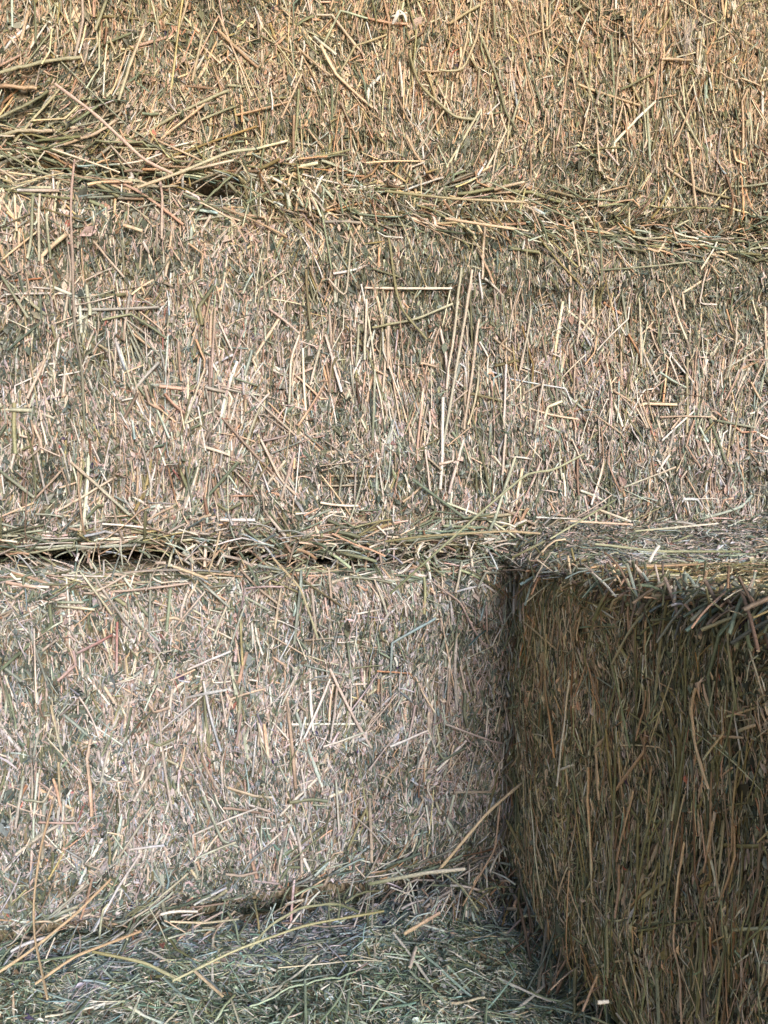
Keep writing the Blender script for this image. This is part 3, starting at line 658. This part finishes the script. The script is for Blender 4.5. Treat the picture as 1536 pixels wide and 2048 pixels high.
# ------------------------------------------------------------------ loose stalks lying against or across the bales: things of their own
# (label, pixel line with how far in front of the wall each point lies, mm, colours)
LOOSE = [
('pinkish stalk slanting down to the upper seam at the left', [(110,168,.012),(190,228,.014),(290,322,.014),(345,347,.008)], 3.4,'pink','pink'),
('tan stalk with a green tip lying over the upper seam, crossing a short brown one', [(275,375,.02),(360,345,.02),(460,303,.012),(510,298,.008)], 3.6,'straw','palegreen'),
('short brown stalk crossing under the tan one at the upper seam', [(353,365,.02),(388,318,.014)], 2.8,'tan','brown'),
('thin cream stalk slanting along the upper seam below the pinkish one', [(105,298,.012),(240,345,.014)], 2,'cream','cream'),
('long olive stalk lying along the upper seam in the middle of the wall', [(770,382,.014),(900,397,.016),(1060,405,.012)], 3,'olive','straw'),
('thick tan stalk just below the upper seam, right of the middle', [(890,437,.022),(1028,458,.022)], 3.6,'tan','straw'),
('thin green stalk slanting right across the upper seam', [(970,360,.008),(1040,390,.018),(1172,452,.016)], 2,'palegreen','green'),
('long green stalk slanting up to the right across the middle seam', [(780,1188,.014),(870,1107,.03),(990,1000,.024),(1060,942,.018),(1100,944,.016),(1168,908,.01)], 2.6,'green','palegreen'),
('long olive stalk lying along the middle seam, above the dark corner', [(770,1083,.016),(850,1072,.026),(1010,1062,.03),(1080,1067,.02)], 2.6,'olive','straw'),
('straight pale stalk resting on the ledge above the dark bale, the longest there', [(1190,1088,.10),(1320,1103,.13),(1480,1103,.12)], 2.6,'palegreen','green'),
('cream stalk lying level on the ledge, with another slanting down onto its end', [(1140,1042,.05),(1265,1049,.05)], 2.6,'cream','pink'),
('short cream stalk slanting down onto the end of the level one', [(1200,1020,.04),(1262,1043,.055)], 2.8,'cream','white'),
('green stalk slanting up from the ledge beside the inner corner', [(1100,1078,.07),(1230,1000,.03)], 2.2,'palegreen','green'),
('brown stalk lying along the edge of the dark bale', [(1290,1135,.21),(1410,1131,.20)], 2.4,'tan','brown'),
('broad whitish stalk end standing up on the ledge', [(1298,1127,.17),(1308,1105,.16),(1318,1092,.15)], 3.4,'white','white'),
('pale green stalk slanting slightly up across the right of the ledge', [(1270,1062,.07),(1350,1055,.07),(1436,1047,.06)], 2.2,'palegreen','white'),
('olive stalk pointing down over the top of the inner corner', [(1025,1115,.03),(1090,1082,.05)], 2.4,'olive','palegreen'),
('cream stalk hanging under the black gap of the middle seam', [(345,1132,.02),(415,1157,.012)], 3.2,'cream','straw'),
('thin cream stalk standing across the black gap of the middle seam', [(418,1142,.015),(433,1095,.026),(440,1063,.02)], 2,'cream','straw'),
('curved tan stalk hanging down from the middle seam at the centre left', [(545,1115,.02),(600,1175,.014),(620,1230,.012),(635,1275,.012)], 2.4,'straw','palegreen'),
('long cream stalk leaning out of the foot of the inner corner', [(1047,1563,.03),(975,1625,.055),(920,1690,.06),(872,1747,.05)], 3,'cream','straw'),
('thick white-green stalk lying level at the foot of the inner corner', [(740,1768,.05),(850,1746,.06),(930,1738,.06)], 3.6,'green','white'),
('thin tan stalk falling behind the leaning cream one', [(925,1812,.05),(960,1750,.04),(990,1700,.03),(1000,1610,.02)], 2,'tan','pink'),
('thin grey stalk running down right from the end of the white-green one', [(885,1745,.055),(925,1775,.07),(957,1822,.09)], 2,'grey','palegreen'),
('tan stalk leaning down right from the inner corner', [(1013,1640,.02),(1050,1710,.05),(1092,1770,.08)], 3,'olive','tan'),
('long tan stalk slanting from the lower left edge up over the bottom seam', [(-10,1950,.05),(60,1903,.045),(150,1830,.035),(222,1758,.02)], 2.6,'straw','tan'),
('long thin tan stalk standing upright in front of the bottom seam at the far left', [(105,1608,.014),(80,1700,.02),(67,1800,.03),(68,1870,.05),(95,1998,.12)], 2.2,'tan','straw'),
('tan stalk slanting below the long one at the lower left', [(70,1968,.09),(150,1912,.07),(282,1862,.04)], 2.6,'straw','tan'),
('olive stalk sloping down to the right from the bottom seam', [(185,1903,.05),(290,1925,.06),(362,1968,.08)], 2.8,'olive','palegreen'),
('cream stalk lying beside the olive one on the bottom bale', [(390,1943,.09),(446,1993,.12)], 2.6,'cream','straw'),
('pale green stalk bent in a hook over the bottom seam', [(500,1897,.06),(540,1850,.045),(600,1815,.035),(672,1806,.03),(718,1824,.05)], 2.4,'palegreen','green'),
('long pale green stalk rising to the right along the bottom seam', [(345,1962,.09),(470,1900,.07),(610,1850,.06),(768,1822,.055)], 2.4,'palegreen','olive'),
('level cream stalk across the dark part of the bottom seam', [(340,1843,.02),(410,1846,.026),(478,1838,.02)], 2.2,'cream','grey'),
('tan stalk with a frayed end beside the foot of the dark bale', [(808,1868,.09),(880,1825,.075)], 3.4,'straw','pink'),
('short white stalk lying against the foot of the dark bale', [(1195,2005,.30),(1217,2003,.30)], 3,'white','white'),
('pink stalk leaning against the foot of the dark bale', [(1165,2022,.25),(1195,1950,.26)], 2.2,'pink','tan'),
]
for label, pl, wd, c0, c1 in LOOSE:
    pts = [on_plane(x, y, 1, -d - .008) for x, y, d in pl]
    for p in pts: p[2] = max(p[2], T3 + .006 if p[0] < XC else T2 + .004 if p[1] < -.03 and p[2] > T2 - .05 else p[2])
    P = resample(pts, 5 + 3 * len(pl)); N = np.tile(nrm(np.array([-.1, -1, .35])), (len(P), 1))
    f = np.linspace(0, 1, len(P))[:, None]; C = np.array(PAL[c0]) * (1 - f) + np.array(PAL[c1]) * f
    o = stalk('loose_stalk', P, N, wd * 0.001 * 1.0, C, None, P.min(0))
    tag(o, label, 'stalk', 'loose stalks lying against the bales')

# ------------------------------------------------------------------ small finds: feather fluff and white scraps
rng = np.random.default_rng(5)
c = on_plane(1370, 85, 1, 0.0)
nf = 70; th = rng.normal(0.0, .5, nf); ln = rng.uniform(.012, .030, nf)
f = np.linspace(0, 1, 6)[None, :, None]
base = c[None] + np.stack([rng.normal(0, .0015, nf), -rng.uniform(0.0, .006, nf), rng.uniform(-.004, .010, nf)], 1)
up = rng.random(nf) < .45
d = np.stack([np.sin(th) * .9 + .15, -rng.uniform(.1, .5, nf), np.where(up, 1, -1.1) * np.cos(th)], 1)
P = base[:, None] + d[:, None] * ln[:, None, None] * f + rng.normal(0, .004, (nf, 1, 3)) * f ** 2
fe = mesh_obj('feather', *strips(P, np.tile(np.array([0, -1., .1]), (nf, 6, 1)), np.full(nf, .00032), np.tile(np.array([.62, .56, .52]), (nf, 6, 1))), M_LEAF, None, origin=c)
tag(fe, 'small wispy pale down feather caught on the top bale at the upper right', 'feather')
q = on_plane(1378, 150, 1, -0.005)
for (x, y, dx, dy, wd, label) in ((791, 34, 6, -14, .0036, 'small white paper-like husk on the top bale near the upper edge, left one of two'),
                       (806, 32, 7, 12, .0032, 'small white paper-like husk on the top bale near the upper edge, right one of two')):
    a = on_plane(x - dx, y - dy, 1, -.002); b = on_plane(x + dx, y + dy, 1, -.006)
    P = resample([a, (a + b) / 2 + np.array([.0015, -.003, 0]), b], 6)
    C = np.tile(np.array([.80, .79, .76]), (6, 1))
    o = mesh_obj('husk', *strips(P[None], np.tile(np.array([.2, -1., .1]), (1, 6, 1)), np.array([wd]), C[None]), M_LEAF, None, origin=a)
    tag(o, label, 'husk', 'white husks on the top bale')
